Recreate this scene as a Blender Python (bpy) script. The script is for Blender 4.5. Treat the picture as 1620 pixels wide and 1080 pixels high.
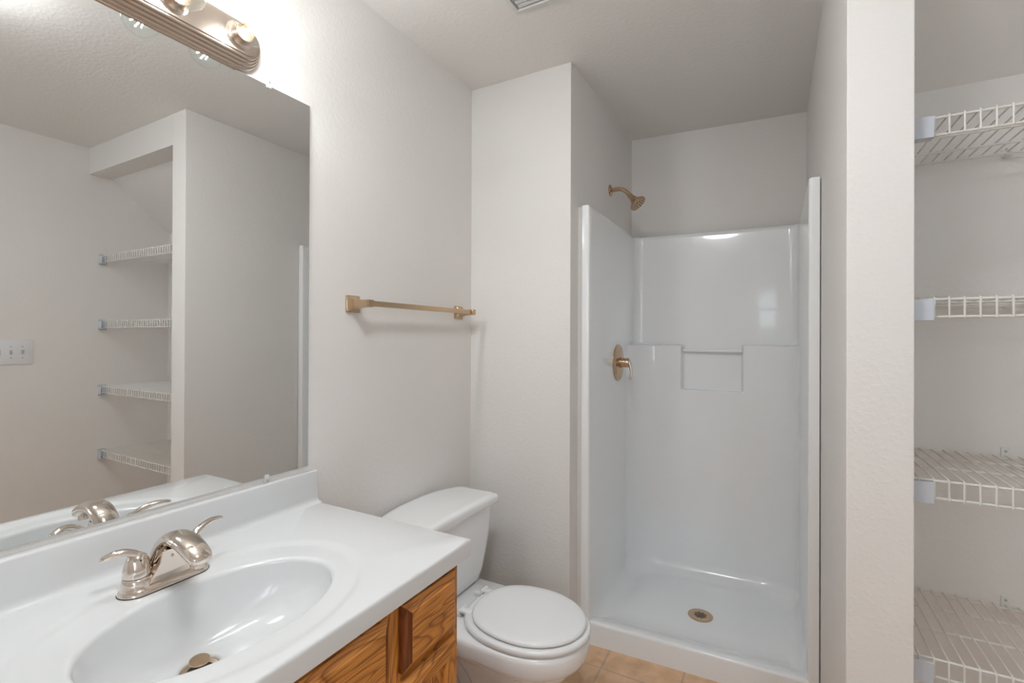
import bpy, bmesh, math, random
from mathutils import Vector, Matrix
random.seed(4)
PI = math.pi
S = bpy.context.scene
C = S.collection
for o in list(bpy.data.objects):
    bpy.data.objects.remove(o, do_unlink=True)

# ------------------------------------------------------------------ camera
cd = bpy.data.cameras.new('camera')
cam = bpy.data.objects.new('camera', cd)
C.objects.link(cam)
cd.sensor_width = 36.0
cd.lens = 756.75 / 1620 * 36
cd.shift_y = -9.4 / 1620
cd.clip_start = 0.02
fw = Vector((-0.4791237, 0.87774233, 0.00298134))
rt = Vector((0.87774501, 0.47911173, 0.00395626))
up = Vector((-0.00204418, -0.00451239, 0.99998773))
mw = Matrix((rt, up, -fw)).transposed().to_4x4()
mw.translation = (1.2249, 0.0, 1.2977)
cam.matrix_world = mw
S.camera = cam

# ------------------------------------------------------------------ exposure, sky, big lights
S.view_settings.view_transform = 'Standard'
S.view_settings.look = 'None'
S.view_settings.exposure = 0.10
S.view_settings.gamma = 1.0
S.view_settings.use_curve_mapping = False
W = bpy.data.worlds.new('sky')
S.world = W
W.use_nodes = True
W.node_tree.nodes['Background'].inputs[0].default_value = (0.80, 0.90, 1.0, 1)
W.node_tree.nodes['Background'].inputs[1].default_value = 6.5
BULB = 550.0          # radiance of each lit filament
FILLDOME = 42.0            # radiance of the unseen ceiling dome added as fill

# ------------------------------------------------------------------ materials
def mat(name, col, rough=0.5, metal=0.0, coat=0.0, ior=1.5, emit=None, estr=0.0):
    m = bpy.data.materials.new(name)
    m.use_nodes = True
    b = m.node_tree.nodes['Principled BSDF']
    b.inputs['Base Color'].default_value = (*col, 1)
    b.inputs['Roughness'].default_value = rough
    b.inputs['Metallic'].default_value = metal
    b.inputs['Coat Weight'].default_value = coat
    b.inputs['Coat Roughness'].default_value = 0.04
    b.inputs['IOR'].default_value = ior
    if emit:
        b.inputs['Emission Color'].default_value = (*emit, 1)
        b.inputs['Emission Strength'].default_value = estr
    return m

def nodes(m):
    nt = m.node_tree
    return nt, nt.nodes, nt.links, nt.nodes['Principled BSDF']

def add_bump(m, scale, strength, dist, detail=2.0, thresh=None):
    nt, N, L, b = nodes(m)
    tc = N.new('ShaderNodeTexCoord')
    n = N.new('ShaderNodeTexNoise')
    n.inputs['Scale'].default_value = scale
    n.inputs['Detail'].default_value = detail
    L.new(tc.outputs['Object'], n.inputs['Vector'])
    src = n.outputs['Fac']
    if thresh:
        r = N.new('ShaderNodeValToRGB')
        r.color_ramp.elements[0].position = thresh[0]
        r.color_ramp.elements[1].position = thresh[1]
        L.new(src, r.inputs[0])
        src = r.outputs[0]
    bp = N.new('ShaderNodeBump')
    bp.inputs['Strength'].default_value = strength
    bp.inputs['Distance'].default_value = dist
    L.new(src, bp.inputs['Height'])
    L.new(bp.outputs[0], b.inputs['Normal'])
    return m

PAINT = add_bump(mat('wall_paint', (0.82, 0.788, 0.755), 0.55), 95, 0.20, 0.0020, 2.0, (0.42, 0.72))
CEIL = add_bump(mat('ceiling_paint', (0.85, 0.820, 0.787), 0.8), 70, 0.2, 0.002, 2.0, (0.42, 0.72))
PORC = mat('porcelain', (0.91, 0.913, 0.915), 0.12, coat=0.6)
SEATP = mat('seat_plastic', (0.90, 0.903, 0.905), 0.18, coat=0.3)
MARBLE = mat('cultured_marble', (0.76, 0.763, 0.765), 0.16, coat=0.5)
ACRYL = mat('shower_acrylic', (0.92, 0.925, 0.93), 0.2, coat=0.4)
WIREW = mat('white_wire_coating', (0.80, 0.78, 0.74), 0.35)
PLAST = mat('white_plastic', (0.60, 0.625, 0.68), 0.35)
SWITCHP = mat('switch_plastic', (0.80, 0.80, 0.81), 0.3)
NICKEL = mat('polished_nickel', (0.76, 0.68, 0.61), 0.10, 1.0)
NICKELB = mat('brushed_nickel', (0.66, 0.56, 0.48), 0.22, 1.0)
BRONZE = mat('warm_brushed_nickel', (0.58, 0.42, 0.28), 0.24, 1.0)
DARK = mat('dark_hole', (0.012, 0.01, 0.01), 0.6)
CHROME = mat('clip_screw', (0.5, 0.5, 0.5), 0.3, 1.0)
MIRROR = mat('mirror_silver', (0.86, 0.87, 0.865), 0.0, 1.0)
GLASSEDGE = mat('mirror_edge', (0.72, 0.74, 0.73), 0.2)
VENTW = mat('vent_plastic', (0.72, 0.71, 0.69), 0.45)
DOORW = mat('door_paint', (0.78, 0.77, 0.75), 0.4)

def clear(name, tint=(1, 1, 1), edge=0.6, rough=0.0):
    m = bpy.data.materials.new(name)
    m.use_nodes = True
    nt = m.node_tree
    N, L = nt.nodes, nt.links
    N.remove(N['Principled BSDF'])
    t = N.new('ShaderNodeBsdfTransparent')
    t.inputs[0].default_value = (*tint, 1)
    g = N.new('ShaderNodeBsdfGlossy')
    g.inputs['Roughness'].default_value = rough
    lw = N.new('ShaderNodeLayerWeight')
    lw.inputs['Blend'].default_value = 0.5
    pw = N.new('ShaderNodeMath')
    pw.operation = 'POWER'
    pw.inputs[1].default_value = 4.0
    L.new(lw.outputs['Facing'], pw.inputs[0])
    f = N.new('ShaderNodeMath')
    f.operation = 'MULTIPLY_ADD'
    f.inputs[1].default_value = edge
    f.inputs[2].default_value = 0.035
    L.new(pw.outputs[0], f.inputs[0])
    mx = N.new('ShaderNodeMixShader')
    L.new(f.outputs[0], mx.inputs[0])
    L.new(t.outputs[0], mx.inputs[1])
    L.new(g.outputs[0], mx.inputs[2])
    L.new(mx.outputs[0], N['Material Output'].inputs[0])
    return m
BULBGLASS = clear('bulb_glass', (0.95, 0.98, 0.97), 0.45)
CLIPP = mat('clear_clip_plastic', (0.88, 0.88, 0.87), 0.15, coat=0.5)
CLIPP.node_tree.nodes['Principled BSDF'].inputs['Alpha'].default_value = 0.6
FILAMENT = mat('lit_filament', (1, 1, 1), 0.5, emit=(0.95, 0.975, 1.0), estr=BULB)
FILLGLOW = mat('lit_dome', (1, 1, 1), 0.5, emit=(0.93, 0.965, 1.0), estr=FILLDOME)

def wood(name, axis, c0=(0.64, 0.255, 0.050), c1=(0.30, 0.080, 0.009), seed=0.0):
    """oak with grain running along axis ('y' or 'z'); cathedral lines are contours of stretched noise"""
    m = mat(name, c0, 0.32, coat=0.25)
    nt, N, L, b = nodes(m)
    tc = N.new('ShaderNodeTexCoord')
    def stretched(sx, along, across, detail, dist=0.0):
        mp = N.new('ShaderNodeMapping')
        sc = {'y': (sx, along, across), 'z': (sx, across, along)}[axis]
        mp.inputs['Scale'].default_value = sc
        mp.inputs['Location'].default_value = (seed, seed * 1.7, seed * 0.6)
        L.new(tc.outputs['Object'], mp.inputs['Vector'])
        n = N.new('ShaderNodeTexNoise')
        n.inputs['Scale'].default_value = 1.0
        n.inputs['Detail'].default_value = detail
        n.inputs['Distortion'].default_value = dist
        L.new(mp.outputs[0], n.inputs['Vector'])
        return n.outputs['Fac']
    def math_(op, a, bb):
        k = N.new('ShaderNodeMath')
        k.operation = op
        for i, v in enumerate((a, bb)):
            if isinstance(v, (int, float)):
                k.inputs[i].default_value = v
            else:
                L.new(v, k.inputs[i])
        return k.outputs[0]
    big = stretched(2.0, 1.7, 9.5, 2.0, 0.15)
    rings = math_('FRACT', math_('MULTIPLY', big, 24.0), 0.0)
    r1 = N.new('ShaderNodeValToRGB')
    e = r1.color_ramp.elements
    e[0].position, e[0].color = 0.0, (*c1, 1)
    e[1].position, e[1].color = 1.0, tuple(0.35 * p + 0.65 * q for p, q in zip(c0, c1)) + (1,)
    k = e.new(0.14); k.color = (*[0.62 * p + 0.38 * q for p, q in zip(c0, c1)], 1)
    k = e.new(0.34); k.color = (*c0, 1)
    k = e.new(0.82); k.color = (*[min(1, p * 1.12) for p in c0], 1)
    L.new(rings, r1.inputs[0])
    pores = stretched(60.0, 9.0, 330.0, 3.0)
    r2 = N.new('ShaderNodeValToRGB')
    r2.color_ramp.elements[0].position = 0.36
    r2.color_ramp.elements[0].color = (0.36, 0.28, 0.22, 1)
    r2.color_ramp.elements[1].position = 0.50
    r2.color_ramp.elements[1].color = (1, 1, 1, 1)
    L.new(pores, r2.inputs[0])
    mx = N.new('ShaderNodeMixRGB')
    mx.blend_type = 'MULTIPLY'
    mx.inputs[0].default_value = 0.75
    L.new(r1.outputs[0], mx.inputs[1])
    L.new(r2.outputs[0], mx.inputs[2])
    L.new(mx.outputs[0], b.inputs['Base Color'])
    bp = N.new('ShaderNodeBump')
    bp.inputs['Strength'].default_value = 0.15
    bp.inputs['Distance'].default_value = 0.0006
    L.new(pores, bp.inputs['Height'])
    L.new(bp.outputs[0], b.inputs['Normal'])
    return m
OAKH = wood('oak_grain_across', 'y', seed=3.1)
OAKH2 = wood('oak_grain_across_wide', 'y', seed=7.7)
OAKV = wood('oak_grain_upright', 'z', seed=1.3)
OAKENDSHADE = wood('oak_end_grain', 'z', (0.22, 0.055, 0.010), (0.12, 0.025, 0.004), 2.2)  # end-grain tone with the bevels' shade mixed into the colour
OAKP = wood('oak_grain_panel', 'z', seed=5.2)

def tile_mat():
    m = mat('floor_tile', (0.7, 0.42, 0.22), 0.35)
    nt, N, L, b = nodes(m)
    tc = N.new('ShaderNodeTexCoord')
    mp = N.new('ShaderNodeMapping')
    p = 0.2925
    mp.inputs['Location'].default_value = (-0.634, -1.822, 0)
    L.new(tc.outputs['Object'], mp.inputs['Vector'])
    br = N.new('ShaderNodeTexBrick')
    br.offset = 0.0
    br.inputs['Scale'].default_value = 1.0
    br.inputs['Brick Width'].default_value = p
    br.inputs['Row Height'].default_value = p
    br.inputs['Mortar Size'].default_value = 0.0035
    br.inputs['Mortar Smooth'].default_value = 0.3
    br.inputs['Color1'].default_value = (0.76, 0.49, 0.29, 1)
    br.inputs['Color2'].default_value = (0.70, 0.44, 0.255, 1)
    br.inputs['Mortar'].default_value = (0.55, 0.38, 0.26, 1)
    L.new(mp.outputs[0], br.inputs['Vector'])
    n = N.new('ShaderNodeTexNoise')
    n.inputs['Scale'].default_value = 14
    n.inputs['Detail'].default_value = 6
    n.inputs['Distortion'].default_value = 0.8
    L.new(tc.outputs['Object'], n.inputs['Vector'])
    r = N.new('ShaderNodeValToRGB')
    r.color_ramp.elements[0].position = 0.3
    r.color_ramp.elements[0].color = (0.80, 0.76, 0.72, 1)
    r.color_ramp.elements[1].position = 0.72
    r.color_ramp.elements[1].color = (1.15, 1.18, 1.24, 1)
    L.new(n.outputs['Fac'], r.inputs[0])
    mx = N.new('ShaderNodeMixRGB')
    mx.blend_type = 'MULTIPLY'
    mx.inputs[0].default_value = 1.0
    L.new(br.outputs['Color'], mx.inputs[1])
    L.new(r.outputs[0], mx.inputs[2])
    L.new(mx.outputs[0], b.inputs['Base Color'])
    bp = N.new('ShaderNodeBump')
    bp.inputs['Strength'].default_value = 0.6
    bp.inputs['Distance'].default_value = 0.003
    bp.invert = True
    L.new(br.outputs['Fac'], bp.inputs['Height'])
    L.new(bp.outputs[0], b.inputs['Normal'])
    return m
TILE = tile_mat()

# ------------------------------------------------------------------ mesh helpers
def rootloc(p):
    v = Vector((0, 0, 0))
    while p is not None:
        v += Vector(p.location)
        p = p.parent
    return v

def obj(name, bm, m, parent=None, smooth=40, label=None):
    """link a bmesh (world coordinates) as ONE mesh object, optionally under a parent"""
    bmesh.ops.recalc_face_normals(bm, faces=bm.faces[:])
    off = rootloc(parent)
    if off.length:
        bmesh.ops.translate(bm, verts=bm.verts[:], vec=-off)
    me = bpy.data.meshes.new(name)
    bm.to_mesh(me)
    bm.free()
    ms = m if isinstance(m, (list, tuple)) else [m]
    for k in ms:
        me.materials.append(k)
    o = bpy.data.objects.new(name, me)
    C.objects.link(o)
    if parent is not None:
        o.parent = parent
    if smooth:
        for p in me.polygons:
            p.use_smooth = True
        if smooth < 180:
            me.set_sharp_from_angle(angle=math.radians(smooth))
    if label:
        o['label'] = label
    return o

def thing(name, label, cat, loc=(0, 0, 0), group=None):
    o = bpy.data.objects.new(name, None)
    C.objects.link(o)
    o.empty_display_size = 0.05
    o.location = loc
    tag(o, label, cat, group)
    return o

def tag(o, label, cat, group=None):
    o['label'] = label
    o['category'] = cat
    if group:
        o['group'] = group
    return o

def struct(name, bm, m, parent=None, smooth=0):
    o = obj(name, bm, m, parent, smooth)
    if parent is None:
        o['kind'] = 'structure'
    return o

def copy_tree(o, parent=None):
    c = o.copy()
    C.objects.link(c)
    if parent is not None:
        c.parent = parent
    for ch in list(o.children):
        copy_tree(ch, c)
    return c

def B():
    return bmesh.new()

def box(bm, x0, x1, y0, y1, z0, z1, bev=0.0, seg=2):
    r = bmesh.ops.create_cube(bm, size=1.0)
    vs = r['verts']
    for v in vs:
        v.co = Vector(((x0 + x1) / 2 + v.co.x * (x1 - x0), (y0 + y1) / 2 + v.co.y * (y1 - y0), (z0 + z1) / 2 + v.co.z * (z1 - z0)))
    if bev > 0:
        es = {e for v in vs for e in v.link_edges}
        bmesh.ops.bevel(bm, geom=list(es), offset=bev, segments=seg, profile=0.5, affect='EDGES')
    return bm

def loft(bm, rings, cap0=True, cap1=True, closed=True):
    vr = [[bm.verts.new(p) for p in r] for r in rings]
    n = len(rings[0])
    for a, b in zip(vr, vr[1:]):
        for i in range(n if closed else n - 1):
            j = (i + 1) % n
            bm.faces.new((a[i], a[j], b[j], b[i]))
    if cap0:
        bm.faces.new(vr[0][::-1])
    if cap1:
        bm.faces.new(vr[-1])
    return vr

def frame(d):
    d = Vector(d).normalized()
    a = Vector((0, 0, 1)) if abs(d.z) < 0.9 else Vector((0, 1, 0))
    u = a.cross(d).normalized()
    return d, u, d.cross(u)

def lathe(bm, prof, origin, axis=(0, 0, 1), n=32, cap=True):
    """prof: list of (radius, distance along axis)"""
    d, u, v = frame(axis)
    o = Vector(origin)
    rings = []
    for r, h in prof:
        r = max(r, 1e-5)
        rings.append([o + d * h + (u * math.cos(2 * PI * i / n) + v * math.sin(2 * PI * i / n)) * r for i in range(n)])
    loft(bm, rings, cap, cap)

def tube(bm, pts, r, n=8):
    pts = [Vector(p) for p in pts]
    rings = []
    _, u, _ = frame(pts[1] - pts[0])
    for i, p in enumerate(pts):
        t = (pts[min(i + 1, len(pts) - 1)] - pts[max(i - 1, 0)]).normalized()
        u = (u - t * u.dot(t)).normalized()
        w = t.cross(u)
        rr = r[i] if isinstance(r, (list, tuple)) else r
        rings.append([p + (u * math.cos(2 * PI * k / n) + w * math.sin(2 * PI * k / n)) * rr for k in range(n)])
    loft(bm, rings)

def sweep(bm, pts, ws, hs, side, n=24, power=2.0):
    """elliptical (or squarer, power>2) sections along pts; side = fixed width direction"""
    pts = [Vector(p) for p in pts]
    side = Vector(side).normalized()
    rings = []
    for i, p in enumerate(pts):
        t = (pts[min(i + 1, len(pts) - 1)] - pts[max(i - 1, 0)]).normalized()
        s = (side - t * side.dot(t)).normalized()
        w = t.cross(s)
        ring = []
        for k in range(n):
            a = 2 * PI * k / n
            ca, sa = math.cos(a), math.sin(a)
            ca = math.copysign(abs(ca) ** (2 / power), ca)
            sa = math.copysign(abs(sa) ** (2 / power), sa)
            ring.append(p + s * ca * ws[i] + w * sa * hs[i])
        rings.append(ring)
    loft(bm, rings)

def spline(pts, n=8):
    """Catmull-Rom through pts (tuples of any length)"""
    out = []
    P = [pts[0]] + list(pts) + [pts[-1]]
    for i in range(1, len(P) - 2):
        for k in range(n):
            t = k / n
            q = []
            for a, b, c, d in zip(P[i - 1], P[i], P[i + 1], P[i + 2]):
                q.append(0.5 * (2 * b + (c - a) * t + (2 * a - 5 * b + 4 * c - d) * t * t + (3 * b - a - 3 * c + d) * t ** 3))
            out.append(tuple(q))
    out.append(tuple(pts[-1]))
    return out

def fillet(poly, r, n=6):
    """round the corners of a 2-D polygon; r number or per-corner list"""
    out = []
    N = len(poly)
    for i in range(N):
        p = Vector(poly[i]); a = Vector(poly[i - 1]); b = Vector(poly[(i + 1) % N])
        rr = r[i] if isinstance(r, (list, tuple)) else r
        if rr <= 0:
            out.append(tuple(p)); continue
        d1 = (a - p).normalized(); d2 = (b - p).normalized()
        ang = d1.angle(d2)
        t = min(rr / math.tan(ang / 2), 0.49 * (a - p).length, 0.49 * (b - p).length)
        p1 = p + d1 * t; p2 = p + d2 * t
        for k in range(n + 1):
            s = k / n
            q = p1 * (1 - s) ** 2 + p * 2 * s * (1 - s) + p2 * s * s
            out.append((q.x, q.y))
    return out

def smooth01(t):
    t = max(0.0, min(1.0, t))
    return t * t * (3 - 2 * t)

# ------------------------------------------------------------------ measures of the room
H = 2.44
XW = -0.005            # face of the vanity wall
YB = 1.856             # wall behind the toilet
XS = 0.4866            # left wall of the shower alcove
X2 = 1.3714            # right wall of the shower alcove
YC = 1.3214            # front face of the partition and of the closet header
XJ = 1.4926            # left jamb / left wall of the closet
X3 = 2.4438            # right wall
YF = -1.25             # front wall behind the camera
YCB = 1.762            # back wall of the closet
ZH = 2.28              # underside of the closet header
TILT = 0.045
def ys(y, x):
    return y + TILT * (x - 0.95)

# ------------------------------------------------------------------ the shell
bm = B(); box(bm, XW - 0.1, X3 + 0.1, YF - 0.1, 3.0, -0.08, 0.0); struct('floor', bm, TILE)
bm = B(); box(bm, XW - 0.1, X3 + 0.1, YF - 0.1, 3.0, H, H + 0.08); struct('ceiling', bm, CEIL)
bm = B(); box(bm, XW - 0.1, XW, YF - 0.1, 3.0, 0, H); struct('wall_left', bm, PAINT)
bm = B()
lo = [(XW, YB), (XS - 0.0015, YB), (XS, YB + 0.0015), (XS + 0.016, 2.78), (XS + 0.018, 3.0), (XW, 3.0)]
loft(bm, [[(x, y, z) for x, y in lo] for z in (0, H)])
box(bm, XS - 0.01, 0.5035, 1.9405, 2.72, 0, 1.856)
struct('wall_back', bm, PAINT)
bm = B()
lo = [(XS - 0.002, ys(2.788, XS)), (X2 + 0.002, ys(2.800, X2) + 0.008), (X2 + 0.002, 3.0), (XS - 0.002, 3.0)]
loft(bm, [[(x, y, z) for x, y in lo] for z in (0, H)]); struct('wall_shower', bm, PAINT)
bm = B(); box(bm, X2, XJ, YC, 3.0, 0, H, 0.002, 2); struct('wall_partition', bm, PAINT)
bm = B(); box(bm, XJ - 0.001, X3, YC, 1.44, ZH, H, 0.0015, 1); struct('wall_closet_header', bm, PAINT)
bm = B(); box(bm, XJ - 0.001, X3 + 0.001, YCB, YCB + 0.1, 0, H); struct('wall_closet_back', bm, PAINT)
bm = B()
loft(bm, [[(x, 1.44, ZH), (x, YCB + 0.02, 1.985), (x, YCB + 0.02, H), (x, 1.44, H)] for x in (XJ - 0.001, X3 + 0.001)])
struct('ceiling_closet', bm, PAINT)
bm = B(); box(bm, X3, X3 + 0.1, YF - 0.1, 3.0, 0, H); struct('wall_right', bm, PAINT)
# front wall behind the camera: two unseen windows, the larger added as fill
WIN = [(1.40, 1.72, 1.40, 1.90), (1.90, 2.38, 0.95, 2.05)]
bm = B()
xs_ = [XW] + [v for w in WIN for v in w[:2]] + [X3]
for k in range(0, len(xs_), 2):
    box(bm, xs_[k], xs_[k + 1], YF - 0.1, YF, 0, H)
for x0, x1, z0, z1 in WIN:
    box(bm, x0, x1, YF - 0.1, YF, 0, z0); box(bm, x0, x1, YF - 0.1, YF, z1, H)
struct('wall_front', bm, PAINT)
PANE = clear('window_glass', (0.95, 0.97, 0.97), 0.7)
for k, (x0, x1, z0, z1) in enumerate(WIN):
    bm = B(); box(bm, x0, x1, YF - 0.06, YF - 0.055, z0, z1)
    w1 = struct('window_%d' % (k + 1), bm, PANE)
    bm = B()
    t = 0.03
    zm = (z0 + z1) / 2
    box(bm, x0, x0 + t, YF - 0.08, YF - 0.03, z0, z1); box(bm, x1 - t, x1, YF - 0.08, YF - 0.03, z0, z1)
    box(bm, x0 + t, x1 - t, YF - 0.08, YF - 0.03, z0, z0 + t); box(bm, x0 + t, x1 - t, YF - 0.08, YF - 0.03, z1 - t, z1)
    box(bm, x0 + t, x1 - t, YF - 0.075, YF - 0.04, zm - 0.015, zm + 0.015)
    struct('window_frame', bm, DOORW, w1)
# closed door in the right wall beside the light switch
bm = B(); box(bm, X3 - 0.012, X3 + 0.02, -0.62, 0.16, 0.008, 2.03)
for (a, b_, c, d) in ((-0.53, -0.27, 1.1, 1.9), (-0.19, 0.07, 1.1, 1.9), (-0.53, -0.27, 0.2, 0.98), (-0.19, 0.07, 0.2, 0.98)):
    box(bm, X3 - 0.018, X3 - 0.010, a, b_, c, d, 0.003, 1)
d1 = struct('door_1', bm, DOORW)
bm = B(); lathe(bm, [(0.028, 0), (0.028, 0.006), (0.011, 0.01), (0.011, 0.035), (0.026, 0.045), (0.028, 0.06), (0.02, 0.07), (0, 0.072)], (X3 - 0.012, 0.1, 0.95), (-1, 0, 0), 24)
obj('door_knob', bm, NICKELB, d1)
bm = B()
box(bm, X3 - 0.016, X3, -0.69, -0.625, 0, 2.1, 0.002, 1); box(bm, X3 - 0.016, X3, 0.165, 0.23, 0, 2.1, 0.002, 1); box(bm, X3 - 0.016, X3, -0.625, 0.165, 2.035, 2.1, 0.002, 1)
struct('trim_1', bm, DOORW)

# ------------------------------------------------------------------ vanity cabinet
CX = 0.548
CY0, CY1 = 0.065, 0.965
cab = thing('vanity_cabinet', 'golden oak bathroom vanity cabinet under the white sink top', 'cabinet', (0.28, 0.515, 0))
bm = B()
box(bm, XW, CX - 0.019, CY1 - 0.016, CY1, 0.0, 0.7575)
box(bm, XW, CX - 0.019, CY0, CY0 + 0.016, 0.0, 0.7575)
box(bm, XW, XW + 0.008, CY0 + 0.016, CY1 - 0.016, 0.0, 0.7575)
box(bm, XW + 0.008, CX - 0.019, CY0 + 0.016, CY1 - 0.016, 0.10, 0.115)
box(bm, CX - 0.09, CX - 0.075, CY0 + 0.016, CY1 - 0.016, 0.0, 0.10)
obj('carcass', bm, OAKV, cab, 0)
YL0, YL1 = 0.087, 0.273
YM0, YM1 = 0.314, 0.715
YR0, YR1 = 0.757, 0.943
for a, b_ in ((CY0, YL0 + 0.012), (YL1 - 0.012, YM0 + 0.012), (YM1 - 0.012, YR0 + 0.012), (YR1 - 0.012, CY1)):
    bm = B(); box(bm, CX - 0.019, CX, a, b_, 0.10, 0.7575, 0.0006, 1); obj('frame_stile', bm, OAKV, cab, 0)
for z0, z1 in ((0.728, 0.7572), (0.575, 0.618), (0.10, 0.14)):
    for a, b_ in ((YL0 + 0.012, YL1 - 0.012), (YM0 + 0.012, YM1 - 0.012), (YR0 + 0.012, YR1 - 0.012)):
        bm = B(); box(bm, CX - 0.019, CX - 0.0004, a, b_, z0, z1); obj('frame_rail', bm, OAKH, cab, 0)

def slab(bm, y0, y1, z0, z1, x0=CX + 0.0005, th=0.021, e=0.018):
    """overlay front with a stepped, bevelled edge"""
    rings = []
    for dx, ins in ((0, 0), (0.0095, 0), (0.0115, 0.0030), (0.0150, 0.0080), (0.0180, 0.0140), (th, e)):
        rings.append([(x0 + dx, y0 + ins, z0 + ins), (x0 + dx, y1 - ins, z0 + ins), (x0 + dx, y1 - ins, z1 - ins), (x0 + dx, y0 + ins, z1 - ins)])
    loft(bm, rings)
    bm.normal_update()
    for f in bm.faces:        # end grain, darkened further to paint in the side bevels' shade
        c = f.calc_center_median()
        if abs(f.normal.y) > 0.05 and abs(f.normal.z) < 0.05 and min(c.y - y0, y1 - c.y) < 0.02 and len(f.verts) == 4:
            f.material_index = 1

def door_front(y0, y1, z0, z1):
    s = 0.046
    x0 = CX + 0.0005
    bm = B()
    # outer slab edge with recess in the middle
    rings = []
    for dx, ins in ((0, 0), (0.0075, 0), (0.010, 0.0035), (0.0145, 0.0075), (0.019, 0.010), (0.019, s - 0.008), (0.015, s - 0.003), (0.010, s), (0.008, s)):
        rings.append([(x0 + dx, y0 + ins, z0 + ins), (x0 + dx, y1 - ins, z0 + ins), (x0 + dx, y1 - ins, z1 - ins), (x0 + dx, y0 + ins, z1 - ins)])
    vr = loft(bm, rings, True, False)
    # split into stiles and rails by material: faces whose mid is nearest top or bottom take the across grain
    bm.faces.ensure_lookup_table()
    for f in bm.faces:
        c = f.calc_center_median()
        if min(c.z - z0, z1 - c.z) < min(c.y - y0, y1 - c.y) and len(f.verts) == 4:
            f.material_index = 1
    d = obj('cabinet_door', bm, [OAKV, OAKH], cab, 0)
    bm = B(); box(bm, x0 + 0.002, x0 + 0.0085, y0 + s - 0.004, y1 - s + 0.004, z0 + s - 0.004, z1 - s + 0.004)
    obj('door_panel', bm, OAKP, d, 0)

for (a, b_) in ((YR0, YR1), (YL0, YL1)):
    bm = B(); slab(bm, a, b_, 0.604, 0.7425); obj('drawer_front', bm, [OAKH, OAKENDSHADE], cab, 0)
    door_front(a, b_, 0.125, 0.587)
bm = B(); slab(bm, YM0, YM1, 0.604, 0.7425); obj('false_drawer_front', bm, [OAKH2, OAKENDSHADE], cab, 0)
ymid = (YM0 + YM1) / 2
door_front(YM0, ymid - 0.003, 0.125, 0.587)
door_front(ymid + 0.003, YM1, 0.125, 0.587)

# ------------------------------------------------------------------ vanity top with moulded oval basin
top = thing('bathroom_sink', 'white cultured marble vanity top with moulded oval basin, on the oak cabinet', 'sink', (0.28, 0.515, 0.758))
TX0, TX1, TY0, TY1 = XW + 0.001, 0.5713, 0.045, 0.991
ZT = 0.80
DX, DY = 0.268, 0.518
NB = 160
def oval(cx, cy, ax, ay, z):
    return [(cx + ax * math.cos(2 * PI * i / NB), cy + ay * math.sin(2 * PI * i / NB), z) for i in range(NB)]
rings = [oval(DX, DY, 0.0325, 0.0325, 0.648), oval(DX, DY, 0.0325, 0.0325, 0.664), oval(DX, DY, 0.0345, 0.0345, 0.6672), oval(DX, DY, 0.042, 0.042, 0.6685)]
BCX, BCY, BAX, BAY = 0.330, 0.525, 0.146, 0.213
zf, zr = 0.6685, 0.7935
for k in range(1, 27):
    u = k / 26
    # blend from drain circle to rim oval
    s = 0.042 + u * (1 - 0.042)
    rho = 0.2 + 0.8 * u
    p, q = 2.3, 1.9
    h = 1 - (1 - (rho - 0.2) ** p / 0.8 ** p) ** (1 / q) if u < 1 else 1
    cx = DX + (BCX - DX) * u; cy = DY + (BCY - DY) * u
    ax = 0.042 + (BAX - 0.042) * u; ay = 0.042 + (BAY - 0.042) * u
    rings.append(oval(cx, cy, ax, ay, zf + (zr - 0.010 - zf) * h))
for a in (25, 50, 75, 90):       # rounded rim lip
    r = 0.010
    rings.append(oval(BCX, BCY, BAX + r * (1 - math.cos(math.radians(a))), BAY + r * (1 - math.cos(math.radians(a))), zr - 0.010 + r * math.sin(math.radians(a))))
OCX, OCY, OAX, OAY = 0.317, 0.525, 0.222, 0.281
rings.append(oval((BCX + OCX) / 2, BCY, (BAX + OAX) / 2, (BAY + OAY) / 2, zr + 0.0006))
for d, z in ((-0.016, zr + 0.0006), (-0.012, zr + 0.0010), (-0.008, zr + 0.0020), (-0.004, zr + 0.0034), (0.0, zr + 0.0047), (0.004, zr + 0.0057), (0.008, ZT - 0.0002), (0.012, ZT)):
    rings.append(oval(OCX, OCY, OAX + d, OAY + d, z))
def rect_ring(x0, x1, y0, y1, z):
    out = []
    for i in range(NB):
        a = 2 * PI * i / NB
        c, s = math.cos(a), math.sin(a)
        cx, cy = OCX, OCY
        tx = ((x1 - cx) / c if c > 1e-9 else (x0 - cx) / c if c < -1e-9 else 1e9)
        ty = ((y1 - cy) / s if s > 1e-9 else (y0 - cy) / s if s < -1e-9 else 1e9)
        t = min(tx, ty)
        out.append([cx + c * t, cy + s * t, z])
    for X in (x0, x1):
        for Y in (y0, y1):
            j = min(range(NB), key=lambda i: (out[i][0] - X) ** 2 + (out[i][1] - Y) ** 2)
            out[j][0], out[j][1] = X, Y
    return [tuple(q) for q in out]
for d, z in ((0.006, ZT), (0.002, ZT - 0.0015), (0.0005, ZT - 0.004), (0.0, ZT - 0.008), (0.0, 0.759), (0.003, 0.7578), (0.030, 0.7578)):
    rings.append(rect_ring(TX0, TX1 - d, TY0 + d, TY1 - d, z))
bm = B(); loft(bm, rings, False, False)
obj('basin_slab', bm, MARBLE, top, 50)
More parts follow.
